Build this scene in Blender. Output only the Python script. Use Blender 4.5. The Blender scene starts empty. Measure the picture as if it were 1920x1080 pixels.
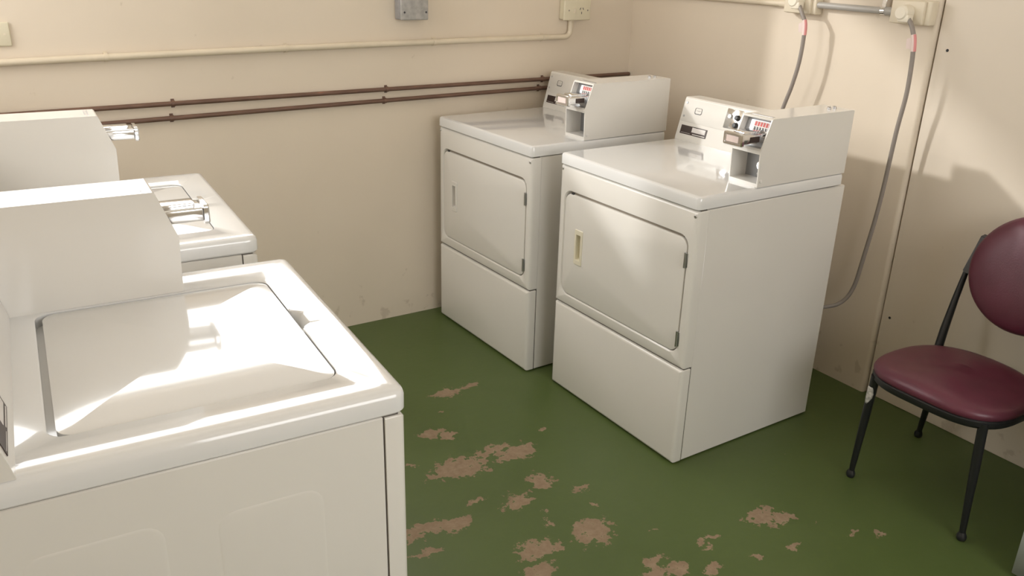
import bpy, bmesh, math, random
from mathutils import Vector, Matrix, Euler
random.seed(4)
scene = bpy.context.scene
COL = scene.collection
PI = math.pi

# ------------------------------------------------------------------ camera
cam_d = bpy.data.cameras.new('camera')
cam = bpy.data.objects.new('camera', cam_d)
COL.objects.link(cam)
cam.location = (-2.7603, -3.2719, 1.5627)
cam.rotation_euler = Euler((1.1939, -0.0259, -0.5646), 'XYZ')
cam_d.sensor_width = 36.0
cam_d.lens = 36.0 * 1586.41 / 1920.0
cam_d.clip_start = 0.02
scene.camera = cam

# ------------------------------------------------------------------ light
SKY_STRENGTH = 5.4
SUN_STRENGTH = 1.5
scene.view_settings.view_transform = 'Standard'
scene.view_settings.look = 'None'
scene.view_settings.gamma = 1.0
scene.view_settings.use_curve_mapping = False
scene.view_settings.exposure = 0.12
scene.cycles.max_bounces = 6
scene.cycles.glossy_bounces = 3
scene.cycles.adaptive_threshold = 0.05

world = bpy.data.worlds.new('sky')
scene.world = world
world.use_nodes = True
bg = world.node_tree.nodes['Background']
bg.inputs['Color'].default_value = (1.0, 0.982, 0.978, 1)
bg.inputs['Strength'].default_value = SKY_STRENGTH

sun_d = bpy.data.lights.new('sun', 'SUN')
sun_d.energy = SUN_STRENGTH
sun_d.angle = math.radians(2.6)
sun_d.color = (1.0, 0.975, 0.955)
sun = bpy.data.objects.new('sun', sun_d)
COL.objects.link(sun)
SUN_DIR = Vector((1.0, -0.75, -0.50)).normalized()
sun.rotation_euler = SUN_DIR.to_track_quat('-Z', 'Y').to_euler()
sun.location = (-5, 3.5, 5)

# room and its window openings
RX0, RX1 = -3.30, 0.0
RY0, RY1 = -4.60, 0.0
RZ = 2.90
WIN_A = (-3.05, -1.15, 1.47, 2.36)      # in the back wall: x0, x1, z0, z1
FILL_WIN_B = (-2.45, -0.55, 1.00, 2.50)        # unseen window added for fill light, in the front wall behind the camera

FILL_WIN_C = (-1.15, -0.10, 1.36, 2.72)      # unseen, added and sized for side light, in the left wall above the washers: y0, y1, z0, z1


def portal(name, loc, rot, sx, sy):
    d = bpy.data.lights.new(name, 'AREA')
    d.shape = 'RECTANGLE'
    d.size, d.size_y = sx, sy
    d.cycles.is_portal = True
    o = bpy.data.objects.new(name, d)
    COL.objects.link(o)
    o.location = loc
    o.rotation_euler = rot
    return o


portal('window_portal', ((WIN_A[0] + WIN_A[1]) / 2, 0.10, (WIN_A[2] + WIN_A[3]) / 2), (-PI / 2, 0, 0), WIN_A[1] - WIN_A[0], WIN_A[3] - WIN_A[2])
portal('window_portal', ((FILL_WIN_B[0] + FILL_WIN_B[1]) / 2, RY0 - 0.10, (FILL_WIN_B[2] + FILL_WIN_B[3]) / 2), (PI / 2, 0, 0), FILL_WIN_B[1] - FILL_WIN_B[0], FILL_WIN_B[3] - FILL_WIN_B[2])

portal('window_portal', (RX0 - 0.10, (FILL_WIN_C[0] + FILL_WIN_C[1]) / 2, (FILL_WIN_C[2] + FILL_WIN_C[3]) / 2), (PI / 2, 0, -PI / 2), FILL_WIN_C[1] - FILL_WIN_C[0], FILL_WIN_C[3] - FILL_WIN_C[2])

# ------------------------------------------------------------------ materials
MATS = {}


def mat(name, color, rough=0.5, metal=0.0, coat=0.0, spec=0.5, noise=None, bump=None):
    """noise = (scale, amount): colour variation; bump = (scale, strength)"""
    m = bpy.data.materials.new(name)
    m.use_nodes = True
    nt = m.node_tree
    b = nt.nodes['Principled BSDF']
    b.inputs['Base Color'].default_value = (*color, 1)
    b.inputs['Roughness'].default_value = rough
    b.inputs['Metallic'].default_value = metal
    b.inputs['Coat Weight'].default_value = coat
    b.inputs['Coat Roughness'].default_value = 0.05
    b.inputs['Specular IOR Level'].default_value = spec
    tc = nt.nodes.new('ShaderNodeTexCoord')
    if noise:
        n = nt.nodes.new('ShaderNodeTexNoise')
        n.inputs['Scale'].default_value = noise[0]
        n.inputs['Detail'].default_value = 5
        nt.links.new(tc.outputs['Object'], n.inputs['Vector'])
        r = nt.nodes.new('ShaderNodeValToRGB')
        a = noise[1]
        r.color_ramp.elements[0].position = 0.3
        r.color_ramp.elements[1].position = 0.7
        r.color_ramp.elements[0].color = (*[c * (1 - a) for c in color], 1)
        r.color_ramp.elements[1].color = (*[min(1, c * (1 + a)) for c in color], 1)
        nt.links.new(n.outputs['Fac'], r.inputs['Fac'])
        nt.links.new(r.outputs['Color'], b.inputs['Base Color'])
    if bump:
        n2 = nt.nodes.new('ShaderNodeTexNoise')
        n2.inputs['Scale'].default_value = bump[0]
        n2.inputs['Detail'].default_value = 4
        nt.links.new(tc.outputs['Object'], n2.inputs['Vector'])
        bp = nt.nodes.new('ShaderNodeBump')
        bp.inputs['Strength'].default_value = bump[1]
        bp.inputs['Distance'].default_value = 0.004
        nt.links.new(n2.outputs['Fac'], bp.inputs['Height'])
        nt.links.new(bp.outputs['Normal'], b.inputs['Normal'])
    MATS[name] = m
    return m


mat('enamel', (0.765, 0.74, 0.695), 0.22, coat=0.35, noise=(2.5, 0.015))
mat('enamel_top', (0.77, 0.77, 0.765), 0.12, coat=0.8, noise=(2.5, 0.012))
mat('enamel_dark_gap', (0.10, 0.085, 0.07), 0.7)
mat('gap_shade_brown', (0.26, 0.225, 0.18), 0.7)  # brown standing in for the shade in the groove above the door
mat('plug_cream', (0.82, 0.755, 0.63), 0.45)
mat('cream_plastic', (0.78, 0.73, 0.58), 0.4)
mat('chrome', (0.82, 0.82, 0.83), 0.12, metal=1.0)
mat('steel', (0.55, 0.55, 0.56), 0.3, metal=1.0)
mat('grey_metal_plate', (0.42, 0.43, 0.45), 0.38, metal=0.8)
mat('label_brown', (0.045, 0.028, 0.024), 0.4)
mat('label_pale', (0.75, 0.72, 0.70), 0.5)
mat('ink', (0.05, 0.05, 0.055), 0.5)
mat('red_print', (0.55, 0.06, 0.05), 0.5)
mat('black_plastic', (0.02, 0.02, 0.022), 0.4)
mat('outlet_cream', (0.72, 0.66, 0.50), 0.45)
mat('outlet_beige', (0.74, 0.66, 0.52), 0.5)
mat('conduit_cream', (0.72, 0.63, 0.49), 0.5, noise=(9, 0.05))
mat('conduit_grey', (0.40, 0.38, 0.35), 0.4)
mat('junction_grey', (0.33, 0.32, 0.32), 0.6, noise=(40, 0.15))
mat('junction_grey_cover', (0.40, 0.385, 0.365), 0.6, noise=(45, 0.18))
mat('cord_grey', (0.29, 0.255, 0.23), 0.5)
mat('tag_red', (0.75, 0.30, 0.30), 0.5)
mat('tag_pale', (0.80, 0.66, 0.62), 0.5)
mat('vinyl', (0.118, 0.026, 0.046), 0.36, noise=(14, 0.10), bump=(220, 0.08))
mat('chair_black', (0.012, 0.012, 0.013), 0.38)
mat('bracket_grey', (0.06, 0.055, 0.055), 0.4)
mat('worn_white', (0.50, 0.48, 0.45), 0.6, noise=(120, 0.4))
mat('cabinet_grey', (0.20, 0.215, 0.185), 0.5)
mat('window_frame_paint', (0.75, 0.72, 0.66), 0.5)
mat('ceiling_paint', (0.80, 0.76, 0.68), 0.8)
mat('gap_black', (0.015, 0.012, 0.01), 0.9)


def wall_material(name, col, col2):
    m = bpy.data.materials.new(name)
    m.use_nodes = True
    nt = m.node_tree
    N, Lk = nt.nodes, nt.links
    b = N['Principled BSDF']
    b.inputs['Roughness'].default_value = 0.5
    b.inputs['Specular IOR Level'].default_value = 0.35
    tc = N.new('ShaderNodeTexCoord')
    n = N.new('ShaderNodeTexNoise'); n.inputs['Scale'].default_value = 2.3; n.inputs['Detail'].default_value = 3
    Lk.new(tc.outputs['Object'], n.inputs['Vector'])
    r = N.new('ShaderNodeValToRGB')
    r.color_ramp.elements[0].position = 0.32; r.color_ramp.elements[0].color = (*col2, 1)
    r.color_ramp.elements[1].position = 0.68; r.color_ramp.elements[1].color = (*col, 1)
    Lk.new(n.outputs['Fac'], r.inputs['Fac'])
    # scuffs and flaking near the floor: a stain of its own
    sep = N.new('ShaderNodeSeparateXYZ'); Lk.new(tc.outputs['Object'], sep.inputs[0])
    mr = N.new('ShaderNodeMapRange'); mr.inputs['From Min'].default_value = 0.32; mr.inputs['From Max'].default_value = 0.0
    mr.inputs['To Min'].default_value = 0.0; mr.inputs['To Max'].default_value = 0.13
    Lk.new(sep.outputs['Z'], mr.inputs['Value'])
    n3 = N.new('ShaderNodeTexNoise'); n3.inputs['Scale'].default_value = 17; n3.inputs['Detail'].default_value = 5
    Lk.new(tc.outputs['Object'], n3.inputs['Vector'])
    ad = N.new('ShaderNodeMath'); ad.operation = 'ADD'
    Lk.new(n3.outputs['Fac'], ad.inputs[0]); Lk.new(mr.outputs['Result'], ad.inputs[1])
    r3 = N.new('ShaderNodeValToRGB')
    r3.color_ramp.elements[0].position = 0.70; r3.color_ramp.elements[0].color = (0, 0, 0, 1)
    r3.color_ramp.elements[1].position = 0.76; r3.color_ramp.elements[1].color = (1, 1, 1, 1)
    Lk.new(ad.outputs[0], r3.inputs['Fac'])
    mx = N.new('ShaderNodeMixRGB'); mx.blend_type = 'MIX'
    mx.inputs['Color2'].default_value = (0.42, 0.33, 0.24, 1)
    sc = N.new('ShaderNodeMath'); sc.operation = 'MULTIPLY'; sc.inputs[1].default_value = 0.35
    Lk.new(r3.outputs['Color'], sc.inputs[0]); Lk.new(sc.outputs[0], mx.inputs['Fac'])
    Lk.new(r.outputs['Color'], mx.inputs['Color1'])
    Lk.new(mx.outputs['Color'], b.inputs['Base Color'])
    n2 = N.new('ShaderNodeTexNoise'); n2.inputs['Scale'].default_value = 24; n2.inputs['Detail'].default_value = 2
    Lk.new(tc.outputs['Object'], n2.inputs['Vector'])
    bp = N.new('ShaderNodeBump'); bp.inputs['Strength'].default_value = 0.12; bp.inputs['Distance'].default_value = 0.004
    Lk.new(n2.outputs['Fac'], bp.inputs['Height'])
    Lk.new(bp.outputs['Normal'], b.inputs['Normal'])
    MATS[name] = m


gl = bpy.data.materials.new('window_glass')
gl.use_nodes = True
_n = gl.node_tree.nodes; _l = gl.node_tree.links
_n.remove(_n['Principled BSDF'])
_t = _n.new('ShaderNodeBsdfTransparent'); _t.inputs['Color'].default_value = (0.985, 0.99, 0.985, 1)
_g = _n.new('ShaderNodeBsdfGlossy'); _g.inputs['Roughness'].default_value = 0.02
_m = _n.new('ShaderNodeMixShader'); _m.inputs['Fac'].default_value = 0.04
_l.new(_t.outputs[0], _m.inputs[1]); _l.new(_g.outputs[0], _m.inputs[2]); _l.new(_m.outputs[0], _n['Material Output'].inputs['Surface'])
MATS['window_glass'] = gl
wall_material('wall_cream', (0.765, 0.67, 0.550), (0.735, 0.64, 0.520))
wall_material('wall_panel_cream', (0.77, 0.685, 0.580), (0.745, 0.66, 0.555))


def pipe_material():
    m = bpy.data.materials.new('pipe_brown')
    m.use_nodes = True
    nt = m.node_tree; N, Lk = nt.nodes, nt.links
    b = N['Principled BSDF']; b.inputs['Roughness'].default_value = 0.5
    tc = N.new('ShaderNodeTexCoord')
    mp = N.new('ShaderNodeMapping'); mp.inputs['Scale'].default_value = (7, 60, 60)
    Lk.new(tc.outputs['Object'], mp.inputs['Vector'])
    n = N.new('ShaderNodeTexNoise'); n.inputs['Scale'].default_value = 1.6; n.inputs['Detail'].default_value = 5
    Lk.new(mp.outputs['Vector'], n.inputs['Vector'])
    r = N.new('ShaderNodeValToRGB')
    e = r.color_ramp.elements
    e[0].position = 0.30; e[0].color = (0.115, 0.060, 0.040, 1)
    e[1].position = 0.66; e[1].color = (0.185, 0.105, 0.072, 1)
    x = e.new(0.705); x.color = (0.26, 0.11, 0.07, 1)
    x = e.new(0.74); x.color = (0.50, 0.42, 0.33, 1)
    Lk.new(n.outputs['Fac'], r.inputs['Fac']); Lk.new(r.outputs['Color'], b.inputs['Base Color'])
    MATS['pipe_brown'] = m


pipe_material()


def floor_material():
    m = bpy.data.materials.new('floor_green_paint')
    m.use_nodes = True
    nt = m.node_tree; N, Lk = nt.nodes, nt.links
    b = N['Principled BSDF']
    tc = N.new('ShaderNodeTexCoord')
    # warp
    nw = N.new('ShaderNodeTexNoise'); nw.inputs['Scale'].default_value = 13; nw.inputs['Detail'].default_value = 7
    nw.inputs['Roughness'].default_value = 0.68
    Lk.new(tc.outputs['Object'], nw.inputs['Vector'])
    sb = N.new('ShaderNodeVectorMath'); sb.operation = 'SUBTRACT'; sb.inputs[1].default_value = (0.5, 0.5, 0.5)
    Lk.new(nw.outputs['Color'], sb.inputs[0])
    scl = N.new('ShaderNodeVectorMath'); scl.operation = 'SCALE'; scl.inputs['Scale'].default_value = 0.14
    Lk.new(sb.outputs[0], scl.inputs[0])
    wv = N.new('ShaderNodeVectorMath'); wv.operation = 'ADD'
    Lk.new(tc.outputs['Object'], wv.inputs[0]); Lk.new(scl.outputs[0], wv.inputs[1])
    # worn-through patches: (x, y, radius x, radius y)
    patches = [(-1.40, -0.755, .065, .030), (-1.307, -0.745, .030, .016), (-1.60, -0.985, .045, .030),
               (-1.545, -1.02, .035, .020),
               (-1.614, -1.215, .105, .055), (-1.46, -1.185, .055, .030), (-1.405, -1.235, .075, .040),
               (-1.425, -1.42, .040, .040), (-1.55, -1.467, .050, .036), (-1.438, -1.705, .065, .055),
               (-1.47, -1.655, .024, .018), (-1.85, -1.45, .100, .030), (-1.77, -1.46, .050, .028),
               (-1.62, -1.685, .060, .035), (-1.67, -1.765, .050, .036), (-1.375, -1.905, .045, .030),
               (-1.43, -1.945, .055, .030), (-1.335, -1.955, .035, .022),
               (-0.955, -1.900, .050, .030), (-0.905, -1.935, .038, .022), (-1.170, -1.890, .035, .012),
               (-1.20, -1.925, .020, .012), (-0.715, -2.150, .020, .016), (-1.66, -1.41, .034, .010),
               (-1.335, -1.505, .024, .012), (-1.50, -1.56, .012, .008), (-1.24, -1.16, .012, .008), (-1.28, -1.78, .014, .008), (-1.53, -1.60, .010, .008), (-1.75, -1.12, .016, .008), (-1.10, -2.02, .018, .010), (-0.99, -2.04, .020, .012), (-1.255, -2.01, .030, .014), (-1.50, -0.86, .012, .007), (-1.36, -1.60, .012, .008), (-0.83, -1.99, .006, .005), (-0.62, -1.70, .006, .004), (-1.90, -1.53, .05, .012), (-0.78, -2.09, .012, .008)]
    cur = None
    for (px, py, rx, ry) in patches:
        s1 = N.new('ShaderNodeVectorMath'); s1.operation = 'SUBTRACT'; s1.inputs[1].default_value = (px, py, 0)
        Lk.new(wv.outputs[0], s1.inputs[0])
        s2 = N.new('ShaderNodeVectorMath'); s2.operation = 'MULTIPLY'; s2.inputs[1].default_value = (1 / rx, 1 / ry, 0)
        Lk.new(s1.outputs[0], s2.inputs[0])
        ln = N.new('ShaderNodeVectorMath'); ln.operation = 'LENGTH'
        Lk.new(s2.outputs[0], ln.inputs[0])
        if cur is None:
            cur = ln.outputs['Value']
        else:
            mn = N.new('ShaderNodeMath'); mn.operation = 'MINIMUM'
            Lk.new(cur, mn.inputs[0]); Lk.new(ln.outputs['Value'], mn.inputs[1])
            cur = mn.outputs[0]
    nf = N.new('ShaderNodeTexNoise'); nf.inputs['Scale'].default_value = 38; nf.inputs['Detail'].default_value = 8; nf.inputs['Roughness'].default_value = 0.62
    Lk.new(tc.outputs['Object'], nf.inputs['Vector'])
    ma = N.new('ShaderNodeMath'); ma.operation = 'MULTIPLY_ADD'; ma.inputs[1].default_value = 3.4; ma.inputs[2].default_value = -1.70
    Lk.new(nf.outputs['Fac'], ma.inputs[0])
    ad = N.new('ShaderNodeMath'); ad.operation = 'ADD'
    Lk.new(cur, ad.inputs[0]); Lk.new(ma.outputs[0], ad.inputs[1])
    mk = N.new('ShaderNodeMapRange'); mk.inputs['From Min'].default_value = 1.02; mk.inputs['From Max'].default_value = 0.90
    Lk.new(ad.outputs[0], mk.inputs['Value'])
    # green paint
    ng = N.new('ShaderNodeTexNoise'); ng.inputs['Scale'].default_value = 3; ng.inputs['Detail'].default_value = 6
    Lk.new(tc.outputs['Object'], ng.inputs['Vector'])
    rg = N.new('ShaderNodeValToRGB')
    rg.color_ramp.elements[0].position = 0.3; rg.color_ramp.elements[0].color = (0.080, 0.115, 0.032, 1)
    rg.color_ramp.elements[1].position = 0.7; rg.color_ramp.elements[1].color = (0.092, 0.130, 0.039, 1)
    Lk.new(ng.outputs['Fac'], rg.inputs['Fac'])
    rc = N.new('ShaderNodeValToRGB')
    rc.color_ramp.elements[0].position = 0.3; rc.color_ramp.elements[0].color = (0.235, 0.165, 0.105, 1)
    rc.color_ramp.elements[1].position = 0.7; rc.color_ramp.elements[1].color = (0.33, 0.245, 0.165, 1)
    Lk.new(nf.outputs['Fac'], rc.inputs['Fac'])
    mx = N.new('ShaderNodeMixRGB')
    Lk.new(mk.outputs['Result'], mx.inputs['Fac']); Lk.new(rg.outputs['Color'], mx.inputs['Color1']); Lk.new(rc.outputs['Color'], mx.inputs['Color2'])
    Lk.new(mx.outputs['Color'], b.inputs['Base Color'])
    rr_ = N.new('ShaderNodeMapRange'); rr_.inputs['To Min'].default_value = 0.40; rr_.inputs['To Max'].default_value = 0.8
    Lk.new(mk.outputs['Result'], rr_.inputs['Value']); Lk.new(rr_.outputs['Result'], b.inputs['Roughness'])
    b.inputs['Specular IOR Level'].default_value = 0.35
    nb = N.new('ShaderNodeTexNoise'); nb.inputs['Scale'].default_value = 40; nb.inputs['Detail'].default_value = 2
    Lk.new(tc.outputs['Object'], nb.inputs['Vector'])
    bp = N.new('ShaderNodeBump'); bp.inputs['Strength'].default_value = 0.15; bp.inputs['Distance'].default_value = 0.003
    Lk.new(nb.outputs['Fac'], bp.inputs['Height']); Lk.new(bp.outputs['Normal'], b.inputs['Normal'])
    MATS['floor_green_paint'] = m


floor_material()

# ------------------------------------------------------------------ mesh helpers


def obj(name, bm, m, parent=None, smooth=True, angle=40):
    bmesh.ops.recalc_face_normals(bm, faces=bm.faces)
    me = bpy.data.meshes.new(name)
    bm.to_mesh(me)
    bm.free()
    if smooth:
        me.shade_smooth()
        me.set_sharp_from_angle(angle=math.radians(angle))
    o = bpy.data.objects.new(name, me)
    COL.objects.link(o)
    for mm in (m if isinstance(m, (list, tuple)) else [m]):
        me.materials.append(MATS[mm])
    if parent:
        o.parent = parent
    return o


def thing(name, label, cat, loc=(0, 0, 0), rz=0.0, group=None):
    o = bpy.data.objects.new(name, None)
    COL.objects.link(o)
    o.empty_display_size = 0.1
    o.location = loc
    o.rotation_euler = (0, 0, rz)
    return tag(o, label, cat, group)


def tag(o, label, cat, group=None):
    o['label'] = label
    o['category'] = cat
    if group:
        o['group'] = group
    return o


def struct(o):
    o['kind'] = 'structure'
    return o


def dup(root, label, loc, rz):
    r = root.copy()
    COL.objects.link(r)
    r.location = loc
    r.rotation_euler = (0, 0, rz)
    r['label'] = label

    def rec(src, dst):
        for ch in list(src.children):
            c = ch.copy()
            COL.objects.link(c)
            c.parent = dst
            rec(ch, c)
    rec(root, r)
    return r


def box(bm, x0, x1, y0, y1, z0, z1, bev=0.0, seg=2):
    r = bmesh.ops.create_cube(bm, size=1.0)
    vs = r['verts']
    for v in vs:
        v.co = Vector((x0 + (v.co.x + .5) * (x1 - x0), y0 + (v.co.y + .5) * (y1 - y0), z0 + (v.co.z + .5) * (z1 - z0)))
    if bev > 0:
        es = list({e for v in vs for e in v.link_edges})
        bmesh.ops.bevel(bm, geom=es, offset=bev, segments=seg, profile=0.5, affect='EDGES')
    return bm


def nb():
    return bmesh.new()


def loft(bm, loops, cap0=False, cap1=False, closed=True):
    rows = [[bm.verts.new(p) for p in L] for L in loops]
    n = len(rows[0])
    for a, b in zip(rows[:-1], rows[1:]):
        for i in range(n if closed else n - 1):
            j = (i + 1) % n
            bm.faces.new((a[i], a[j], b[j], b[i]))
    if cap0:
        bm.faces.new(list(reversed(rows[0])))
    if cap1:
        bm.faces.new(rows[-1])
    return rows


def rr(a0, a1, b0, b1, r, k=5, m=1):
    """rounded rectangle loop of 2D points, ccw, k points a corner, m-1 extra points an edge"""
    if not isinstance(r, (list, tuple)):
        r = (r, r, r, r)
    cs = [(a1, b0, -1, 1, -PI / 2, r[0]), (a1, b1, -1, -1, 0, r[1]), (a0, b1, 1, -1, PI / 2, r[2]), (a0, b0, 1, 1, PI, r[3])]
    corners = []
    for (cx, cy, sx, sy, st, rad) in cs:
        ox, oy = cx + sx * rad, cy + sy * rad
        corners.append([(ox + rad * math.cos(st + PI / 2 * i / (k - 1)), oy + rad * math.sin(st + PI / 2 * i / (k - 1))) for i in range(k)])
    pts = []
    for c in range(4):
        pts += corners[c]
        p, q = corners[c][-1], corners[(c + 1) % 4][0]
        for t in range(1, m):
            f = t / m
            pts.append((p[0] + (q[0] - p[0]) * f, p[1] + (q[1] - p[1]) * f))
    return pts


def rr_in(a0, a1, b0, b1, r, d, k=5, m=1):
    rs = r if isinstance(r, (list, tuple)) else (r,) * 4
    return rr(a0 + d, a1 - d, b0 + d, b1 - d, tuple(max(0.0008, x - d) for x in rs), k, m)


def tube(bm, pts, rad, n=12, caps=True):
    pts = [Vector(p) for p in pts]
    rads = rad if isinstance(rad, (list, tuple)) else [rad] * len(pts)
    loops = []
    prev = None
    for i, p in enumerate(pts):
        t = (pts[min(i + 1, len(pts) - 1)] - pts[max(i - 1, 0)]).normalized()
        if prev is None:
            up = Vector((0, 0, 1)) if abs(t.z) < 0.9 else Vector((1, 0, 0))
            u = t.cross(up).normalized()
        else:
            u = (prev - t * prev.dot(t)).normalized()
        prev = u
        w = t.cross(u).normalized()
        loops.append([p + (u * math.cos(2 * PI * j / n) + w * math.sin(2 * PI * j / n)) * rads[i] for j in range(n)])
    loft(bm, loops, caps, caps)


def spline(ctrl, seg=8):
    P = [Vector(p) for p in ctrl]
    out = []
    for i in range(len(P) - 1):
        p0 = P[max(i - 1, 0)]; p1 = P[i]; p2 = P[i + 1]; p3 = P[min(i + 2, len(P) - 1)]
        for s in range(seg):
            t = s / seg
            out.append(0.5 * ((2 * p1) + (-p0 + p2) * t + (2 * p0 - 5 * p1 + 4 * p2 - p3) * t * t + (-p0 + 3 * p1 - 3 * p2 + p3) * t ** 3))
    out.append(P[-1])
    return out


def cyl(bm, c, axis, r, h, n=16, r2=None, bev=0.0):
    """cylinder from c along axis (unit Vector) of length h; with a small bevelled far edge"""
    c = Vector(c); a = Vector(axis).normalized()
    r2 = r if r2 is None else r2
    up = Vector((0, 0, 1)) if abs(a.z) < 0.9 else Vector((1, 0, 0))
    u = a.cross(up).normalized(); w = a.cross(u)
    st = [(0, r), (h - bev, r2)]
    if bev:
        st.append((h, r2 - bev))
    loops = [[c + a * d + (u * math.cos(2 * PI * j / n) + w * math.sin(2 * PI * j / n)) * q for j in range(n)] for d, q in st]
    loft(bm, loops, True, True)


def prism(bm, prof, y0, y1):
    """profile of (x, z) extruded from y0 to y1"""
    loft(bm, [[(x, y0, z) for x, z in prof], [(x, y1, z) for x, z in prof]], True, True)


# ------------------------------------------------------------------ the room
T = 0.20


def wall_with_hole(name, axis_y, thick, x0, x1, z0, z1, hole, swap=False):
    bm = nb()
    hx0, hx1, hz0, hz1 = hole
    y0, y1 = (axis_y, axis_y + thick) if thick > 0 else (axis_y + thick, axis_y)
    xs = [x0, hx0, hx1, x1]; zs = [z0, hz0, hz1, z1]
    loops = {}
    for s, y in ((0, y0), (1, y1)):
        g = [[bm.verts.new((x, y, z)) for x in xs] for z in zs]
        loops[s] = g
        for i in range(3):
            for j in range(3):
                if i == 1 and j == 1:
                    continue
                bm.faces.new((g[i][j], g[i][j + 1], g[i + 1][j + 1], g[i + 1][j]))
    a, b = loops[0], loops[1]

    def q(p, r):
        bm.faces.new((a[p[0]][p[1]], a[r[0]][r[1]], b[r[0]][r[1]], b[p[0]][p[1]]))
    ring = [(1, 1), (1, 2), (2, 2), (2, 1)]
    for i in range(4):
        q(ring[i], ring[(i + 1) % 4])
    outer = [(0, 0), (0, 1), (0, 2), (0, 3), (1, 3), (2, 3), (3, 3), (3, 2), (3, 1), (3, 0), (2, 0), (1, 0)]
    for i in range(12):
        q(outer[i], outer[(i + 1) % 12])
    if swap:
        for v in bm.verts:
            v.co = Vector((v.co.y, v.co.x, v.co.z))
    return struct(obj(name, bm, 'wall_cream', smooth=False))


bm = nb(); box(bm, RX0 - T, 0.30, RY0 - T, RY1 + T, -0.12, 0.0)
struct(obj('floor', bm, 'floor_green_paint', smooth=False))
bm = nb(); box(bm, RX0 - T, 0.30, RY0 - T, RY1 + T, RZ, RZ + 0.12)
struct(obj('ceiling', bm, 'ceiling_paint', smooth=False))
wall_with_hole('wall_back', 0.0, T, RX0 - T, 0.30, 0, RZ, WIN_A)
wall_with_hole('wall_front', RY0, -T, RX0 - T, 0.30, 0, RZ, FILL_WIN_B)
wall_with_hole('wall_left', RX0, -T, RY0, RY1, 0, RZ, FILL_WIN_C, swap=True)
# right wall: a plastered length with a rounded end, then a flush panel set back a little
YS = -1.553
bm = nb()
prof = [(0.0, 0.0), (0.0, YS + 0.014)] + [(0.014 - 0.014 * math.cos(a), YS + 0.014 - 0.014 * math.sin(a)) for a in (PI / 8, PI / 4, 3 * PI / 8, PI / 2)] + [(0.20, YS), (0.20, 0.0)]
loft(bm, [[(x, y, 0) for x, y in prof], [(x, y, RZ) for x, y in prof]], True, True)
struct(obj('wall_right', bm, 'wall_cream'))
bm = nb(); box(bm, 0.016, 0.20, RY0, YS - 0.006, 0, RZ, 0.002, 1)
wp = struct(obj('wall_right_panel', bm, 'wall_panel_cream'))
bm = nb(); box(bm, 0.03, 0.20, YS - 0.006, YS, 0, RZ)
struct(obj('trim_1', bm, 'gap_black', smooth=False))
for (y, z) in ((-1.60, 1.30), (-1.592, 0.33)):
    bm = nb(); cyl(bm, (0.017, y, z), (-1, 0, 0), 0.005, 0.003, 10, bev=0.001)
    obj('nail_head', bm, 'black_plastic', wp)


def window(name, hole, y, out, rz=0.0):
    x0, x1, z0, z1 = hole
    root = struct(bpy.data.objects.new(name, None)); COL.objects.link(root)
    root.location = ((x0 + x1) / 2, y, z0) if not rz else (y, (x0 + x1) / 2, z0)
    root.rotation_euler = (0, 0, rz)
    root.empty_display_size = .1
    w = 0.045
    bm = nb()
    ya, yb = sorted((y + out * 0.09, y + out * 0.13))
    cx = (x0 + x1) / 2
    for (a, b, c, d) in ((x0, x1, z0, z0 + w), (x0, x1, z1 - w, z1), (x0, x0 + w, z0 + w, z1 - w), (x1 - w, x1, z0 + w, z1 - w)):
        box(bm, a - cx, b - cx, ya - y, yb - y, c - z0, d - z0)
    obj('window_frame', bm, 'window_frame_paint', root, smooth=False)
    bm = nb(); box(bm, x0 + w - cx, x1 - w - cx, (ya + yb) / 2 - 0.003 - y, (ya + yb) / 2 + 0.003 - y, w, z1 - z0 - w)
    obj('pane', bm, 'window_glass', root, smooth=False)


window('window_1', WIN_A, 0.0, 1)
window('fill_window_2', FILL_WIN_B, RY0, -1)
window('fill_window_3', FILL_WIN_C, RX0, 1, PI / 2)

# ------------------------------------------------------------------ machines
CB_W = 0.117      # coin box width


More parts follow.
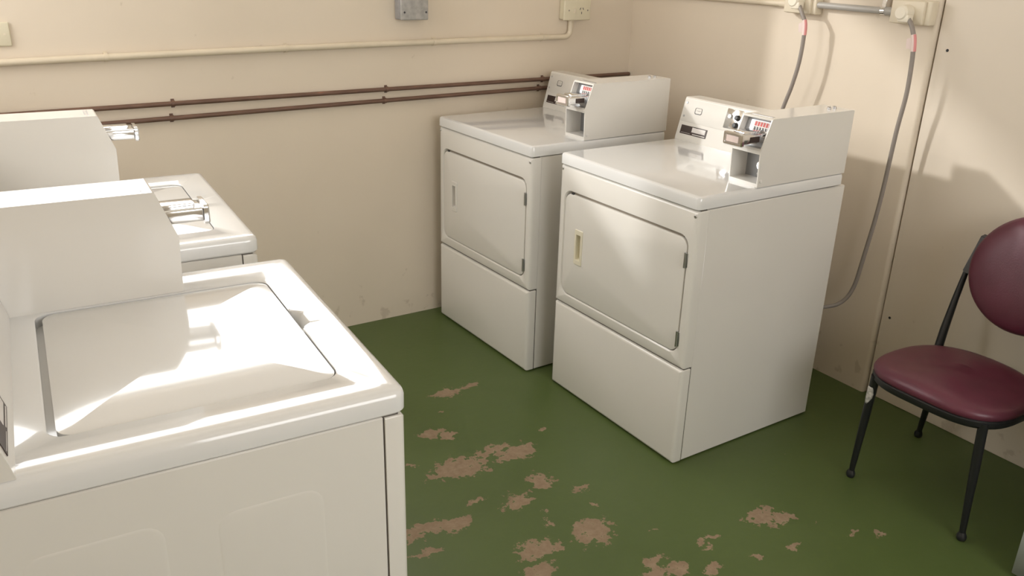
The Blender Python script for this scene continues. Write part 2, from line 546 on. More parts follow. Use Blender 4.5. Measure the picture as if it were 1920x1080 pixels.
def console(root, W, H):
    """control console with the coin box on its right hand side (local y = 0 side)"""
    ch = 0.156
    prof = [(0.540, H - 0.002), (0.5425, H + 0.012), (0.580, H + ch - 0.004), (0.586, H + ch), (0.650, H + ch), (0.655, H + ch - 0.005), (0.655, H - 0.002)]
    bm = nb(); prism(bm, prof, CB_W + 0.001, W - 0.002)
    con = obj('console', bm, 'enamel', root, angle=25)
    # sloping face: frame s along the slope
    p0 = Vector((0.5425, 0, H + 0.012)); p1 = Vector((0.580, 0, H + ch - 0.004))
    sl = (p1 - p0).normalized(); nrm = Vector((-sl.z, 0, sl.x)); SLEN = (p1 - p0).length

    def face(s, y, d=0.0):
        return p0 + sl * s + Vector((0, y, 0)) + nrm * d

    def plate(name, y0, y1, s0, s1, d, m, r=0.002, par=con, d0=-0.002):
        bm = nb()
        lp = rr(y0, y1, s0, s1, r, 4)
        li = rr_in(y0, y1, s0, s1, r, min(0.0008, d * .6), 4)
        loft(bm, [[face(s, y, d0) for y, s in lp], [face(s, y, d - min(0.0006, d * .5)) for y, s in lp], [face(s, y, d) for y, s in li]], False, True)
        return obj(name, bm, m, par)
    plate('control_panel', CB_W + 0.003, W - 0.006, 0.058, SLEN - 0.003, 0.0022, 'enamel')
    lab = plate('instruction_label', 0.530, W - 0.020, 0.012, 0.045, 0.0012, 'label_brown', 0.0015)
    plate('label_window', 0.538, 0.607, 0.024, 0.042, 0.0018, 'label_pale', 0.001, lab, 0.0005)
    plate('label_line', 0.536, 0.600, 0.0155, 0.0185, 0.0018, 'label_pale', 0.0005, lab, 0.0005)
    plate('label_line', 0.612, W - 0.026, 0.0165, 0.0175, 0.0018, 'label_pale', 0.0003, lab, 0.0005)
    # maker's mark: a small outlined badge, heavier below
    bm = nb()
    a0, a1, b0, b1 = 0.582, 0.617, 0.092, 0.116
    lo = rr(a0, a1, b0, b1, 0.006, 5); li = rr(a0 + .0012, a1 - .0012, b0 + .0026, b1 - .0010, 0.005, 5)
    loft(bm, [[face(s, y, 0.002) for y, s in lo], [face(s, y, 0.0034) for y, s in lo], [face(s, y, 0.0034) for y, s in li], [face(s, y, 0.002) for y, s in li]])
    badge = obj('badge', bm, 'ink', con)
    plate('badge_mark', 0.589, 0.610, 0.105, 0.1065, 0.0032, 'steel', 0.0004, badge, 0.002)
    for s in (0.078, 0.128):
        bm = nb(); cyl(bm, face(s, W - 0.019, 0.002), nrm, 0.0042, 0.0022, 12, bev=0.001)
        obj('screw', bm, 'steel', con)
    # chrome selector plate with two dark buttons beside the coin box
    pl = plate('selector_plate', 0.385, 0.462, 0.068, 0.139, 0.0040, 'chrome', 0.004)
    for (yy, ss) in ((0.403, 0.084), (0.403, 0.111)):
        bm = nb(); cyl(bm, face(ss, yy, 0.004), nrm, 0.0105, 0.013, 16, r2=0.009, bev=0.002)
        obj('selector_button', bm, 'black_plastic', pl)
    bm = nb(); cyl(bm, face(0.112, 0.440, 0.004), nrm, 0.009, 0.006, 16, bev=0.002)
    obj('key_switch', bm, 'steel', pl)

    # coin box: a folded sheet shell, open at the front in two bays
    bh = 0.207
    w = CB_W; t = 0.004
    side = [(0.236, H), (0.232, H + 0.113), (0.266, H + bh - 0.003), (0.270, H + bh), (0.652, H + bh), (0.656, H + bh - 0.004), (0.656, H)]
    bm = nb()
    prism(bm, side, 0.0, t)
    prism(bm, side, w - t, w)
    prism(bm, [(0.266, H + bh - 0.006), (0.266, H + bh - 0.003), (0.270, H + bh), (0.652, H + bh), (0.652, H + bh - 0.006)], t, w - t)
    prism(bm, [(0.652, H), (0.656, H), (0.656, H + bh - 0.004), (0.652, H + bh - 0.001)], t, w - t)
    # floor of lower bay, shelf, lower back, slanted upper back
    prism(bm, [(0.236, H), (0.236, H + 0.012), (0.33, H + 0.012), (0.33, H)], t, w - t)
    prism(bm, [(0.233, H + 0.102), (0.232, H + 0.113), (0.238, H + 0.118), (0.33, H + 0.118), (0.33, H + 0.104), (0.24, H + 0.102)], t, w - t)
    cb = obj('coin_box', bm, 'enamel', root, angle=25)
    bm = nb(); prism(bm, [(0.306, H + 0.012), (0.306, H + 0.104), (0.31, H + 0.104), (0.31, H + 0.012)], t, w - t)
    obj('lock_plate', bm, 'grey_metal_plate', cb)
    bm = nb(); prism(bm, [(0.262, H + 0.118), (0.290, H + bh - 0.006), (0.296, H + bh - 0.006), (0.268, H + 0.118)], t, w - t)
    back = obj('coin_plate', bm, 'grey_metal_plate', cb)
    # lock
    bm = nb(); cyl(bm, (0.306, 0.040, H + 0.056), (-1, 0, 0), 0.0165, 0.022, 24, bev=0.003)
    lk = obj('lock', bm, 'chrome', cb)
    bm = nb(); cyl(bm, (0.2845, 0.040, H + 0.059), (-1, 0, 0), 0.0042, 0.0008, 12)
    box(bm, 0.2837, 0.2845, 0.0383, 0.0417, H + 0.048, H + 0.058)
    obj('keyhole', bm, 'ink', lk)
    bm = nb(); box(bm, 0.296, 0.306, 0.018, 0.062, H + 0.018, H + 0.028, 0.002)
    obj('lock_bar', bm, 'steel', cb)
    # price strip on the slanted plate: red band over dark slots
    q0 = Vector((0.262, 0, H + 0.118)); q1 = Vector((0.290, 0, H + bh - 0.006)); qs = (q1 - q0).normalized(); qn = Vector((-qs.z, 0, qs.x)); QL = (q1 - q0).length

    def qf(s, y, d):
        return q0 + qs * s + Vector((0, y, 0)) + qn * d

    def qbox(bm, y0, y1, s0, s1, d):
        loft(bm, [[qf(s, y, -0.001) for y, s in ((y0, s0), (y1, s0), (y1, s1), (y0, s1))], [qf(s, y, d) for y, s in ((y0, s0), (y1, s0), (y1, s1), (y0, s1))]], False, True)
    bm = nb(); qbox(bm, 0.012, 0.082, 0.030, 0.076, 0.0015)
    st = obj('price_strip', bm, 'label_pale', cb, smooth=False)
    bm = nb()
    for i in range(6):
        y = 0.017 + i * 0.0108
        qbox(bm, y, y + 0.0072, 0.060, 0.073, 0.0022)
    obj('red_print', bm, 'red_print', st, smooth=False)
    bm = nb()
    for i in range(6):
        y = 0.017 + i * 0.0108
        for (a, b) in ((0.034, 0.044), (0.048, 0.057)):
            rows = [(y - 0.001, a), (y + 0.0050, a), (y + 0.0070, b), (y + 0.0015, b)]
            loft(bm, [[qf(s, yy, 0.0) for yy, s in rows], [qf(s, yy, 0.0022) for yy, s in rows]], False, True)
    obj('coin_slot', bm, 'ink', st, smooth=False)
    # coin slide
    bm = nb()
    box(bm, 0.176, 0.275, 0.024, 0.092, H + 0.132, H + 0.160, 0.004, 3)
    box(bm, 0.190, 0.272, 0.036, 0.080, H + 0.158, H + 0.168, 0.003, 2)
    sd = obj('coin_slide', bm, 'chrome', root)
    bm = nb()
    pl1 = rr(0.021, 0.097, H + 0.126, H + 0.166, 0.006, 5)
    loft(bm, [[(0.177, y, z) for y, z in pl1], [(0.169, y, z) for y, z in pl1], [(0.166, y, z) for y, z in rr_in(0.021, 0.097, H + 0.126, H + 0.166, 0.006, 0.003, 5)],
              [(0.166, y, z) for y, z in rr_in(0.021, 0.097, H + 0.126, H + 0.166, 0.006, 0.008, 5)], [(0.168, y, z) for y, z in rr_in(0.021, 0.097, H + 0.126, H + 0.166, 0.006, 0.009, 5)]], True, True)
    hd = obj('slide_handle', bm, 'chrome', sd)
    bm = nb(); box(bm, 0.1665, 0.1685, 0.036, 0.084, H + 0.137, H + 0.156, 0.0005, 1)
    obj('slide_label', bm, 'tag_pale', hd)
    bm = nb(); box(bm, 0.205, 0.245, 0.0215, 0.0245, H + 0.137, H + 0.154, 0.001, 1)
    obj('slide_groove', bm, 'label_brown', sd)
    # fixings of the shell
    bm = nb(); cyl(bm, (0.249, 0.0, H + 0.019), (0, -1, 0), 0.0055, 0.002, 14, bev=0.001)
    obj('screw', bm, 'label_pale', cb)
    bm = nb()
    for x in (0.286, 0.293):
        box(bm, x, x + 0.0035, 0.018, 0.098, H + bh - 0.002, H + bh + 0.0008)
    obj('top_slot', bm, 'steel', cb, smooth=False)
    for x in (0.585, 0.612):
        bm = nb(); cyl(bm, (x, 0.045, H + bh), (0, 0, 1), 0.006, 0.009, 12, bev=0.002)
        obj('top_stud', bm, 'steel', cb)
    return con


def make_dryer(label):
    W, D, H, dk, zs = 0.686, 0.676, 0.914, 0.042, 0.349
    root = thing('clothes_dryer', label, 'dryer', group='coin-operated dryers along the right wall')
    zt = H - dk
    # side cabinet
    bm = nb(); box(bm, 0.041, D, 0.001, W - 0.001, 0.004, zt - 0.001, 0.003, 1)
    obj('cabinet', bm, 'enamel', root)
    # worktop
    bm = nb()
    loops = []
    for (d, z) in ((0.004, zt + 0.001), (0.0, zt + 0.004), (0.0, H - 0.011), (0.0025, H - 0.004), (0.008, H - 0.0008), (0.014, H)):
        loops.append([(x, y, z) for x, y in rr_in(-0.005, 0.651, -0.001, W + 0.001, (0.004, 0.004, 0.016, 0.016), d, 6)])
    loft(bm, loops, True, True)
    obj('worktop', bm, 'enamel_top', root)
    # upper front panel with the door opening
    dy0, dy1, dz0, dz1 = 0.036, 0.650, 0.397, 0.776
    k = 7
    oz0, oz1 = zs + 0.002, zt - 0.002
    bm = nb()

    def F(x, pts):
        return [(x, y, z) for y, z in pts]
    R_ = 0.004
    dr = (0.034, 0.034, 0.034, 0.034)
    loops = [F(0.041, rr(0, W, oz0, oz1, R_, k)), F(0.014, rr(0, W, oz0, oz1, R_, k)), F(0.0075, rr_in(0, W, oz0, oz1, R_, 0.0012, k)),
             F(0.0025, rr_in(0, W, oz0, oz1, R_, 0.0045, k)), F(0.0, rr_in(0, W, oz0, oz1, R_, 0.011, k)),
             F(0.0, rr(dy0 - 0.007, dy1 + 0.007, dz0 - 0.007, dz1 + 0.011, 0.038, k)), F(0.004, rr(dy0 - 0.0025, dy1 + 0.0025, dz0 - 0.0025, dz1 + 0.0080, 0.035, k)),
             F(0.018, rr(dy0 - 0.0025, dy1 + 0.0025, dz0 - 0.0025, dz1 + 0.0080, 0.035, k))]
    loft(bm, loops, False, True)
    obj('front_panel', bm, 'enamel', root)
    # lower front panel
    bm = nb()
    a0, a1 = 0.004, zs - 0.002
    loops = [F(0.038, rr(0, W, a0, a1, R_, k)), F(0.014, rr(0, W, a0, a1, R_, k)), F(0.0075, rr_in(0, W, a0, a1, R_, 0.0012, k)),
             F(0.0025, rr_in(0, W, a0, a1, R_, 0.0045, k)), F(0.0, rr_in(0, W, a0, a1, R_, 0.011, k))]
    loft(bm, loops, True, True)
    obj('lower_panel', bm, 'enamel', root)
    # dark joints behind the panel edges
    bm = nb()
    box(bm, 0.012, 0.036, 0.004, W - 0.004, zs - 0.004, zs + 0.004)
    box(bm, 0.012, 0.036, 0.004, W - 0.004, zt - 0.005, zt + 0.003)
    box(bm, 0.037, 0.043, 0.0022, W - 0.0022, 0.006, zt - 0.004)
    obj('panel_joint', bm, 'enamel_dark_gap', root, smooth=False)
    # door with a hole for the grip
    hy0, hy1, hz0, hz1 = 0.538, 0.582, 0.527, 0.657
    bm = nb()
    hole = rr(hy0 + .004, hy1 - .004, hz0 + .004, hz1 - .004, 0.003, k)
    loops = [F(0.018, rr(dy0, dy1, dz0, dz1, 0.033, k)), F(0.0035, rr(dy0, dy1, dz0, dz1, 0.033, k)), F(0.001, rr_in(dy0, dy1, dz0, dz1, 0.033, 0.0015, k)),
             F(-0.0005, rr_in(dy0, dy1, dz0, dz1, 0.033, 0.006, k)), F(-0.0005, hole), F(0.016, hole)]
    loft(bm, loops, False, False)
    door = obj('door', bm, 'enamel', root)
    bm = nb()
    loops = [F(0.001, rr(hy0, hy1, hz0, hz1, 0.005, k)), F(-0.0020, rr(hy0, hy1, hz0, hz1, 0.005, k)), F(-0.0035, rr_in(hy0, hy1, hz0, hz1, 0.005, 0.0015, k)),
             F(-0.0035, rr(hy0 + .009, hy1 - .009, hz0 + .018, hz1 - .018, 0.003, k)), F(0.015, rr(hy0 + .010, hy1 - .010, hz0 + .020, hz1 - .020, 0.003, k))]
    loft(bm, loops, False, True)
    obj('door_grip', bm, 'cream_plastic', door)
    for (z0, z1) in ((0.686, 0.735), (0.422, 0.474)):
        bm = nb()
        tube(bm, [(-0.003, dy0 - 0.001, z0), (-0.003, dy0 - 0.001, z1)], 0.0042, 10)
        box(bm, -0.0015, 0.001, dy0 - 0.010, dy0 + 0.005, z0 + 0.002, z1 - 0.002, 0.0005, 1)
        obj('hinge', bm, 'steel', door)
    bm = nb(); box(bm, 0.001, 0.014, 0.606, 0.618, dz1 - 0.001, dz1 + 0.005)
    obj('door_catch', bm, 'ink', door, smooth=False)
    bm = nb(); box(bm, 0.007, 0.0175, dy0 + 0.022, dy1 - 0.022, dz1 + 0.0006, dz1 + 0.0074)  # strip set in the top door gap to paint the groove's shade
    obj('door_gap_shade', bm, 'gap_shade_brown', door, smooth=False)
    for (y, z) in ((W - 0.013, 0.857), (0.014, 0.853)):
        bm = nb(); cyl(bm, (0.0005, y, z), (-1, 0, 0), 0.0050, 0.003, 14, bev=0.0012)
        obj('screw', bm, 'steel', root)
    console(root, W, H)
    return root


def make_washer(label):
    W, D, H, dk = 0.693, 0.690, 0.916, 0.042
    root = thing('washing_machine', label, 'washing machine', group='coin-operated washers on the left')
    zt = H - dk
    bm = nb(); box(bm, 0.037, D, 0.002, W - 0.002, 0.004, zt - 0.001, 0.003, 1)
    # shallow pressed rectangles in the side sheets
    for (sy, yb) in ((1, W - 0.002), (-1, 0.002)):
        for (x0, x1, z1) in ((0.140, 0.305, 0.778), (0.375, 0.560, 0.790)):
            lo = rr(x0, x1, 0.16, z1, 0.03, 5)
            li = rr_in(x0, x1, 0.16, z1, 0.03, 0.007, 5)
            loft(bm, [[(x, yb - sy * 0.0005, z) for x, z in lo], [(x, yb + sy * 0.0004, z) for x, z in rr_in(x0, x1, 0.16, z1, 0.03, 0.003, 5)], [(x, yb + sy * 0.0006, z) for x, z in li]], False, True)
    obj('cabinet', bm, 'enamel', root)
    bm = nb()

    def F(x, pts):
        return [(x, y, z) for y, z in pts]
    a0, a1 = 0.05, zt - 0.003
    loops = [F(0.0358, rr(0, W, a0, a1, 0.003, 5)), F(0.014, rr(0, W, a0, a1, 0.003, 5)), F(0.0075, rr_in(0, W, a0, a1, 0.003, 0.0012, 5)),
             F(0.0025, rr_in(0, W, a0, a1, 0.003, 0.0045, 5)), F(0.0, rr_in(0, W, a0, a1, 0.003, 0.011, 5))]
    loft(bm, loops, True, True)
    obj('front_panel', bm, 'enamel', root)
    bm = nb(); box(bm, 0.03, 0.06, 0.02, W - 0.02, 0.0, 0.052)
    obj('toe_kick', bm, 'black_plastic', root, smooth=False)
    bm = nb()
    box(bm, 0.012, D - 0.02, 0.0045, W - 0.0045, zt - 0.006, zt + 0.003)
    box(bm, 0.033, 0.038, 0.0040, W - 0.0040, 0.006, zt - 0.004)
    obj('panel_joint', bm, 'enamel_dark_gap', root, smooth=False)
    # top with the lid well and a finger notch
    lx0, lx1, ly0, ly1 = 0.078, 0.489, 0.121, 0.602
    k, m = 7, 64
    bm = nb()
    loops = []
    for (d, z) in ((0.004, zt), (0.0, zt + 0.004), (0.0, H - 0.013), (0.003, H - 0.005), (0.009, H - 0.001), (0.016, H)):
        loops.append([(x, y, z) for x, y in rr_in(-0.004, 0.665, -0.001, W + 0.001, (0.006, 0.006, 0.022, 0.022), d, k, m)])

    def well(d, z, nd):
        pts = []
        for x, y in rr(lx0 - d, lx1 + 0.010 + d, ly0 - d, ly1 + d, 0.028, k, m):
            if x < lx0 + 0.002 and 0.300 < y < 0.392:
                f = max(0.0, min(1, (y - 0.300) / 0.022, (0.392 - y) / 0.022))
                x -= nd * f * f * (3 - 2 * f)
            pts.append((x, y, z))
        return pts
    loops += [well(0.005, H, 0.020), well(0.002, H - 0.0025, 0.0195), well(0.002, H - 0.022, 0.010)]
    loft(bm, loops, True, True)
    obj('top_cover', bm, 'enamel_top', root)
    # lid, slightly crowned
    bm = nb()
    loops = [[(x, y, H - 0.020) for x, y in rr(lx0, lx1, ly0, ly1, 0.028, k, m)],
             [(x, y, H - 0.004) for x, y in rr(lx0, lx1, ly0, ly1, 0.028, k, m)]]
    n = 9
    for i in range(1, n):
        f = i / n
        # crown height from the distance to the rim
        d = 0.215 * f ** 1.6
        zc = H - 0.004 + 0.0105 * (1 - (1 - min(1, d / 0.20)) ** 2.6)
        loops.append([(x, y, zc) for x, y in rr_in(lx0, lx1, ly0, ly1, 0.028, min(d, 0.203), k, m)])
    loft(bm, loops, False, True)
    obj('lid', bm, 'enamel_top', root, angle=60)
    console(root, W, H)
    return root


dry_near = make_dryer('white coin-operated dryer standing nearer the chair, its side panel in full view')
dry_near.location = (-1.0018, -1.5576, 0)
dry_near.rotation_euler = (0, 0, 0.0140)
far_dryer = dup(dry_near, 'white coin-operated dryer farther back, in the corner by the brown pipes', (-1.0594, -0.7597, 0), 0.0293)

for d in far_dryer.children:
    for g in d.children:
        if g.name.startswith('door_grip'):      # this one has a grip in the colour of its door
            g.material_slots[0].link = 'OBJECT'
            g.material_slots[0].material = MATS['enamel']


def washer_pose(wx, wy, r, W=0.693):
    return (wx - math.sin(r) * W, wy + math.cos(r) * W, 0), r + PI


wash = make_washer('white coin-operated top-loading washer closest to the camera, its whole lid visible')
p, r = washer_pose(-2.2528, -2.1855, -0.0499)
wash.location = p
wash.rotation_euler = (0, 0, r)
p, r = washer_pose(-2.2288, -1.3173, -0.0480)
dup(wash, 'white coin-operated washer behind the nearest one, under the brown pipes', p, r)

# ------------------------------------------------------------------ chair


def make_chair():
    cx, cy = -0.37, -2.09
    root = thing('chair', 'burgundy vinyl chair with a round back and thin black steel legs', 'chair', (cx, cy, 0))

    def Lc(x, y, z):
        return Vector((x - cx, y - cy, z))

    def outline(d, z, sc=1.0):
        pts = []
        for i in range(56):
            a = 2 * PI * i / 56
            c, s = math.cos(a), math.sin(a)
            e = 2 / 3.3
            x = math.copysign(abs(c) ** e, c); y = math.copysign(abs(s) ** e, s)
            hx, hy = 0.193 - d, 0.213 - d
            yy = y * hy * (1.0 - 0.04 * x * x)
            xx = x * hx - 0.010 * (1 - y * y) * (1 if x < 0 else 0) * abs(x)
            pts.append(Lc(-0.393 + xx, cy + yy, z - 0.006 + 0.010 * math.cos(y * 2.2) * (1 if d > 0.01 else 0.4) - 0.004 * max(0, x)))
        return pts
    bm = nb()
    loft(bm, [outline(0.030, 0.370), outline(0.006, 0.374), outline(0.0, 0.382), outline(0.0, 0.396), outline(0.006, 0.402), outline(0.03, 0.402)], True, True)
    obj('seat_pan', bm, 'chair_black', root)
    bm = nb()
    loft(bm, [outline(0.010, 0.396), outline(0.001, 0.402), outline(-0.001, 0.412), outline(0.003, 0.422), outline(0.012, 0.430), outline(0.03, 0.4355), outline(0.06, 0.4385), outline(0.10, 0.440), outline(0.15, 0.4405)], True, True)
    obj('seat', bm, 'vinyl', root, angle=70)
    # legs
    LEGS = [((-0.548, -1.928, 0.385), (-0.535, -1.902, 0.0)), ((-0.535, -2.262, 0.385), (-0.528, -2.280, 0.0)),
            ((-0.185, -1.930, 0.385), (-0.108, -1.862, 0.0)), ((-0.185, -2.250, 0.385), (-0.108, -2.318, 0.0))]
    for i, (a, b) in enumerate(LEGS):
        a = Lc(*a); b = Lc(*b)
        d = (b - a)
        bm = nb()
        tube(bm, [a, a + d * .35, a + d * .70, a + d * .95], [0.0135, 0.0130, 0.0105, 0.0085], 14)
        lg = obj('leg', bm, 'chair_black', root)
        bm = nb()
        e = a + d * .93
        tube(bm, [e, e + d * .015, e + d * .03, e + d * .05, b + Vector((0, 0, .002)), b], [0.0095, 0.0118, 0.0138, 0.0140, 0.012, 0.009], 14)
        obj('foot_cap', bm, 'black_plastic', lg)
        if i == 0:
            bm = nb()
            # worn pale patch half way round the upper leg
            u = Vector((-0.75, -0.25, 0)).normalized(); w = d.normalized().cross(u).normalized()
            rows = []
            for j in range(9):
                t = 0.10 + 0.155 * j / 8
                c = a + d * t
                wd = [0.7, .9, 1.0, 1.15, 1.1, 1.0, .75, .5, .2][j]
                rows.append([c + (u * math.cos(q) + w * math.sin(q)) * 0.0142 for q in [wd * (-1 + 2 * s / 8) + 0.45 for s in range(9)]])
            loft(bm, rows, closed=False)
            o = obj('worn_patch', bm, 'worn_white', lg)
            md = o.modifiers.new('thickness', 'SOLIDIFY'); md.thickness = 0.0012
    # back posts: flattened tube that widens into a bracket behind the round pad
    for s in (1, -1):
        y0 = cy + s * 0.197

        def P(x, dy, z):
            return Lc(x, cy + s * dy, z)
        bm = nb()
        tube(bm, [P(-0.175, 0.192, 0.375), P(-0.155, 0.197, 0.44), P(-0.128, 0.199, 0.54), P(-0.098, 0.200, 0.635), P(-0.085, 0.190, 0.70)], [0.0135, 0.013, 0.0105, 0.0085, 0.008], 14)
        obj('back_post', bm, 'chair_black', root)
        bm = nb()
        q = [P(-0.112, 0.2085, 0.632), P(-0.108, 0.150, 0.628), P(-0.080, 0.120, 0.752), P(-0.080, 0.190, 0.758)]
        qq = [v + Vector((0.018, 0, 0.004)) for v in q]
        loft(bm, [q, qq], True, True)
        bmesh.ops.bevel(bm, geom=bm.edges[:], offset=0.004, segments=2, affect='EDGES')
        obj('bracket', bm, 'bracket_grey', root)
    # round padded back
    C = Lc(-0.105, cy - 0.006, 0.686)
    tilt = math.radians(13)
    nrm = Vector((-math.cos(tilt), 0, math.sin(tilt)))
    up = Vector((math.sin(tilt), 0, math.cos(tilt)))
    sd = Vector((0, 1, 0))

    def ring(r, d, n=64):
        out = []
        for i in range(n):
            a = 2 * PI * i / n
            bend = -0.014 * (math.cos(a) * r / 0.2) ** 2
            out.append(C + sd * (r * math.cos(a)) + up * (r * math.sin(a)) + nrm * (d - bend))
        return out
    bm = nb()
    loft(bm, [ring(0.163, -0.014), ring(0.181, -0.012), ring(0.1845, -0.006), ring(0.1845, 0.000), ring(0.180, 0.003)], True, True)
    obj('back_shell', bm, 'black_plastic', root)
    bm = nb()
    loft(bm, [ring(0.175, 0.000), ring(0.183, 0.002), ring(0.1845, 0.008), ring(0.181, 0.017), ring(0.171, 0.026), ring(0.150, 0.034), ring(0.12, 0.039), ring(0.06, 0.041), ring(0.01, 0.0415)], True, True)
    obj('backrest', bm, 'vinyl', root, angle=70)
    return root


make_chair()

# ------------------------------------------------------------------ pipes and electrics on the back wall


def sag(x, z0, z1, x0, x1, b):
    f = (x - x0) / (x1 - x0)
    return z0 + (z1 - z0) * f + b * 4 * f * (1 - f)


def clip(parent, x, y, z, r, m, origin=(0, 0, 0)):
    """saddle over a pipe running along x, screwed to the wall above and below"""
    ox, oy, oz = origin
    bm = nb()
    prof = [(0.0, -r - 0.007), (-0.002, -r - 0.007), (-0.002, -r - 0.002)]
    prof += [(y - (r + 0.0018) * math.cos(a), (r + 0.0018) * math.sin(a)) for a in [(-PI / 2 + PI * i / 8) for i in range(9)]]
    prof += [(-0.002, r + 0.002), (-0.002, r + 0.007), (0.0, r + 0.007)]
    loft(bm, [[(x - 0.006 - ox, p - oy, z + q - oz) for p, q in prof], [(x + 0.006 - ox, p - oy, z + q - oz) for p, q in prof]], True, True)
    return obj('clip', bm, m, parent)


def wall_pipe(name, label, cat, z0, z1, b, x0, x1, r, m, clips, clip_m):
    y = -r - 0.004
    root = thing(name, label, cat, (x0, 0, z0))
    N = 24
    pts = [(x0 + (x1 - x0) * i / N - x0, y, sag(x0 + (x1 - x0) * i / N, z0, z1, x0, x1, b) - z0) for i in range(N + 1)]
    bm = nb(); tube(bm, pts, r, 14)
    obj('pipe', bm, m, root)
    for cxx in clips:
        clip(root, cxx, y, sag(cxx, z0, z1, x0, x1, b), r, clip_m, (x0, 0, z0))
    return root


X0 = RX0 + 0.01
wall_pipe('water_pipe', 'upper of the two thin brown pipes along the back wall', 'pipe', 1.018, 1.030, 0.003, X0, -0.004, 0.0085, 'pipe_brown', (-2.13, -1.29, -0.51), 'pipe_brown')
wall_pipe('water_pipe', 'lower of the two thin brown pipes along the back wall', 'pipe', 0.956, 0.994, 0.004, X0, -0.004, 0.0085, 'pipe_brown', (-2.14, -1.30, -0.53), 'pipe_brown')

# cream conduit that runs up into the power outlet
root = thing('electrical_conduit', 'cream painted conduit along the back wall, bending up into the outlet box', 'conduit', (X0, 0, 1.18))
r = 0.012
yc = -r - 0.003
cz0, cz1, cb = 1.176, 1.214, 0.008
pts = []
N = 30
xe = -0.372
for i in range(N + 1):
    x = X0 + (xe - 0.03 - X0) * i / N
    pts.append((x - X0, yc, sag(x, cz0, cz1, X0, xe, cb) - 1.18))
zc = pts[-1][2]
for i in range(1, 7):
    a = PI / 2 * i / 6
    pts.append((xe - 0.03 - X0 + 0.03 * math.sin(a), yc, zc + 0.03 * (1 - math.cos(a))))
pts.append((xe - X0, yc, 1.300 - 1.18))
bm = nb(); tube(bm, pts, r, 14)
obj('pipe', bm, 'conduit_cream', root)
for x in (-2.33, -1.70, -1.07, -0.52):
    clip(root, x, yc, sag(x, cz0, cz1, X0, xe, cb), r, 'conduit_cream', (X0, 0, 1.18))

# cream power outlet, back wall
root = thing('power_outlet', 'cream surface-mounted power outlet on the back wall above the conduit bend', 'outlet', (-0.36, 0, 1.29))
bm = nb(); box(bm, -0.068, 0.068, -0.036, 0.0, 0.0, 0.092, 0.006, 3)
obj('mounting_block', bm, 'outlet_cream', root)
bm = nb(); box(bm, -0.074, 0.074, -0.048, -0.034, -0.003, 0.086, 0.005, 3)
fp = obj('face_plate', bm, 'outlet_cream', root)
for x in (-0.048, 0.056):
    bm = nb(); cyl(bm, (x, -0.0475, 0.040), (0, -1, 0), 0.0035, 0.0018, 12, bev=0.0006)
    obj('screw', bm, 'cord_grey', fp)
bm = nb(); box(bm, -0.024, -0.012, -0.0525, -0.0475, 0.028, 0.048, 0.0015, 2)
obj('switch', bm, 'outlet_beige', fp)
for (x, z, an) in ((0.014, 0.047, 0.5), (0.030, 0.047, -0.5), (0.022, 0.029, 0)):
    bm = nb(); box(bm, -0.0014, 0.0014, -0.0488, -0.0478, -0.005, 0.005)
    bmesh.ops.rotate(bm, verts=bm.verts, cent=(0, 0, 0), matrix=Matrix.Rotation(an, 3, 'Y'))
    bmesh.ops.translate(bm, verts=bm.verts, vec=(x, 0, z))
    obj('socket_slot', bm, 'ink', fp, smooth=False)

# grey junction box
root = thing('junction_box', 'grey rectangular junction box high on the back wall', 'junction box', (-1.18, 0, 1.302))
bm = nb(); box(bm, -0.061, 0.061, -0.050, 0.0, 0.0, 0.115, 0.006, 3)
obj('box_body', bm, 'junction_grey', root)
bm = nb(); box(bm, -0.061, 0.061, -0.062, -0.0505, 0.0, 0.115, 0.005, 3)
cv = obj('cover', bm, 'junction_grey_cover', root)
for x in (-0.046, 0.050):
    for z in (0.030, 0.085):
        bm = nb(); cyl(bm, (x, -0.0615, z), (0, -1, 0), 0.0042, 0.0015, 12, bev=0.0005)
        obj('screw', bm, 'ink', cv)

# blank plate at the left
root = thing('wall_plate', 'cream blank wall plate at the left edge of the back wall', 'wall plate', (-2.660, 0, 1.240))
bm = nb(); box(bm, -0.058, 0.058, -0.010, 0.0, 0.0, 0.075, 0.004, 3)
pb = obj('plate', bm, 'outlet_cream', root)
for x in (-0.042, 0.042):
    bm = nb(); cyl(bm, (x, -0.0095, 0.037), (0, -1, 0), 0.004, 0.0015, 12, bev=0.0005)
    obj('screw', bm, 'outlet_beige', pb)

# ------------------------------------------------------------------ electrics on the right wall


def right_outlet(label, y0, y1, z0, z1):
    root = thing('dryer_outlet', label, 'outlet', (0, (y0 + y1) / 2, z0), group='dryer outlets on the right wall')
    h = (y1 - y0) / 2
    bm = nb(); box(bm, -0.040, 0.0, -h - 0.018, h, 0.0, z1 - z0, 0.005, 3)
    obj('mounting_block', bm, 'outlet_beige', root)
    bm = nb(); box(bm, -0.052, -0.038, -h, h, 0.002, z1 - z0 - 0.002, 0.004, 3)
    obj('face_plate', bm, 'outlet_beige', root)
    return root


right_outlet('beige dryer outlet on the right wall nearer the corner', -1.072, -0.950, 1.378, 1.475)
right_outlet('beige dryer outlet on the right wall next to the vertical seam', -1.532, -1.410, 1.374, 1.452)


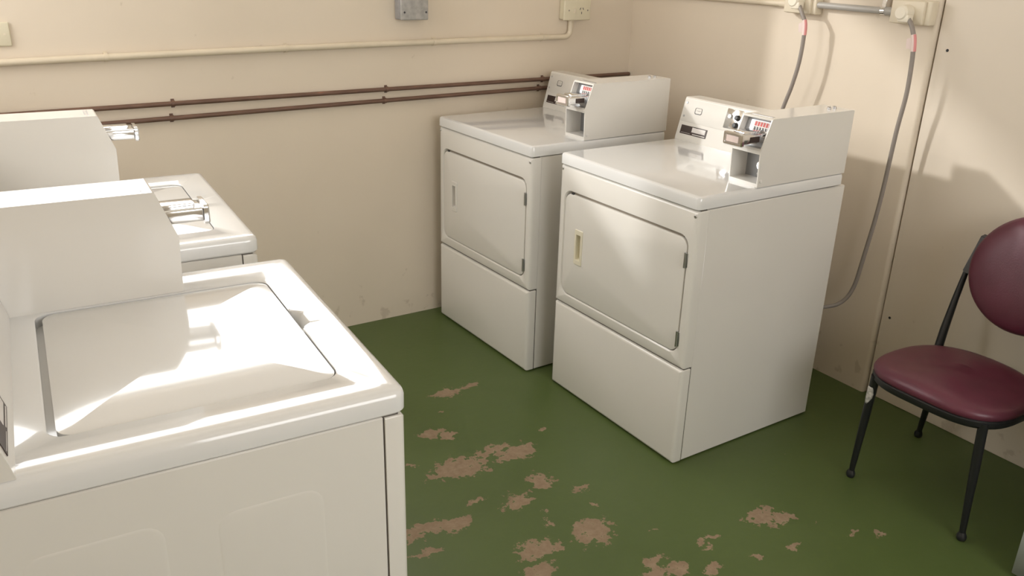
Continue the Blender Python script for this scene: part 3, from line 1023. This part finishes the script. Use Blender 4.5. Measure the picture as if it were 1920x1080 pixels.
def cord(label, py, pz, ctrl, tagpos):
    root = thing('plug_cable', label, 'power cord', (-0.052, py, pz), group='dryer power cords')

    def Lr(p):
        return Vector(p) - Vector((-0.052, py, pz))
    bm = nb()
    cyl(bm, (0.0, 0, 0), (-1, 0, 0), 0.026, 0.040, 28, r2=0.0245, bev=0.006)
    box(bm, -0.036, -0.004, -0.030, 0.012, -0.030, -0.004, 0.006, 2)
    obj('plug', bm, 'plug_cream', root)
    pts = spline([Lr(c) for c in ctrl], 10)
    bm = nb(); tube(bm, pts, 0.0075, 12)
    cb = obj('cable', bm, 'cord_grey', root)
    a, b = tagpos
    i0, i1 = a, b
    bm = nb(); tube(bm, pts[i0:i1], 0.0086, 12)
    obj('cable_band', bm, 'tag_pale', cb)
    mid = pts[(i0 + i1) // 2]
    bm = nb()
    v = [mid + Vector((-0.004, 0.004, 0.018)), mid + Vector((-0.010, 0.022, 0.010)), mid + Vector((-0.010, 0.018, -0.020)), mid + Vector((-0.004, 0.004, -0.022))]
    loft(bm, [v, [p + Vector((-0.001, -0.0008, 0)) for p in v]], True, True)
    obj('cable_tag', bm, 'tag_pale', cb, smooth=False)
    bm = nb()
    tube(bm, [p + Vector((-0.0008, -0.0030, 0)) for p in pts[i0:i1]], 0.0067, 10)
    obj('red_stripe', bm, 'tag_red', cb)
    return root


cord('grey dryer cord hanging from the outlet beside the vertical seam', -1.474, 1.412,
     [(-0.075, -1.497, 1.394), (-0.085, -1.525, 1.365), (-0.085, -1.542, 1.305), (-0.08, -1.546, 1.166), (-0.075, -1.532, 1.02), (-0.07, -1.518, 0.768), (-0.07, -1.496, 0.560),
      (-0.075, -1.480, 0.430), (-0.10, -1.455, 0.365), (-0.16, -1.42, 0.345), (-0.25, -1.36, 0.34), (-0.305, -1.335, 0.34)], (14, 22))
cord('grey dryer cord dropping behind the nearer dryer from the outlet near the corner', -1.020, 1.426,
     [(-0.075, -1.043, 1.408), (-0.085, -1.070, 1.380), (-0.085, -1.090, 1.337), (-0.085, -1.089, 1.222), (-0.085, -1.070, 1.120), (-0.085, -1.040, 1.020),
      (-0.085, -0.985, 0.80), (-0.10, -0.95, 0.55), (-0.16, -0.90, 0.40), (-0.24, -0.80, 0.36), (-0.300, -0.74, 0.36)], (16, 24))

# steel conduit between the two outlets
root = thing('electrical_conduit', 'bare grey conduit between the two dryer outlets', 'conduit', (-0.025, -1.09, 1.41))
bm = nb(); tube(bm, [(0, 0.0, 0.003), (0, -0.10, 0.002), (0, -0.20, 0.001), (0, -0.322, 0.0)], 0.0115, 16)
obj('pipe', bm, 'conduit_grey', root)
bm = nb(); tube(bm, [(0, -0.285, 0.0), (0, -0.322, 0.0)], 0.0145, 16)
obj('coupling', bm, 'conduit_grey', root)
bm = nb()
for s in (1,):
    box(bm, -0.004, 0.0245, -0.283, -0.267, 0.010, 0.050, 0.001, 1)
    tube(bm, [(0, -0.283, 0), (0, -0.267, 0)], 0.0135, 16)
obj('saddle', bm, 'chrome', root)
# painted conduit from the corner
root = thing('electrical_conduit', 'cream painted conduit on the right wall from the corner to the first outlet', 'conduit', (-0.018, -0.95, 1.408))
bm = nb(); tube(bm, [(0, 0.93, 0.0), (0, 0.4, 0.0), (0, 0.0, 0.0)], 0.011, 14)
obj('pipe', bm, 'conduit_cream', root)
bm = nb(); tube(bm, [(0, 0.045, 0.0), (0, 0.0, 0.0)], 0.0145, 14)
obj('coupling', bm, 'conduit_cream', root)

# ------------------------------------------------------------------ grey cabinet at the right edge
root = thing('grey_cabinet', 'pale grey cabinet just entering the lower right corner', 'cabinet', (-0.28, -2.685, 0))
bm = nb(); box(bm, -0.262, 0.26, -0.25, 0.243, 0.0, 0.80, 0.004, 2)
obj('body', bm, 'cabinet_grey', root)
bm = nb(); box(bm, -0.28, -0.264, -0.25, 0.243, 0.012, 0.796, 0.003, 2)
dr = obj('door', bm, 'cabinet_grey', root)
bm = nb(); tube(bm, spline([(-0.278, -0.2, 0.50), (-0.305, -0.2, 0.52), (-0.305, -0.2, 0.60), (-0.278, -0.2, 0.62)], 6), 0.006, 10)
obj('handle', bm, 'steel', dr)
bm = nb(); box(bm, -0.285, 0.262, -0.255, 0.250, 0.801, 0.825, 0.004, 2)
obj('top', bm, 'cabinet_grey', root)
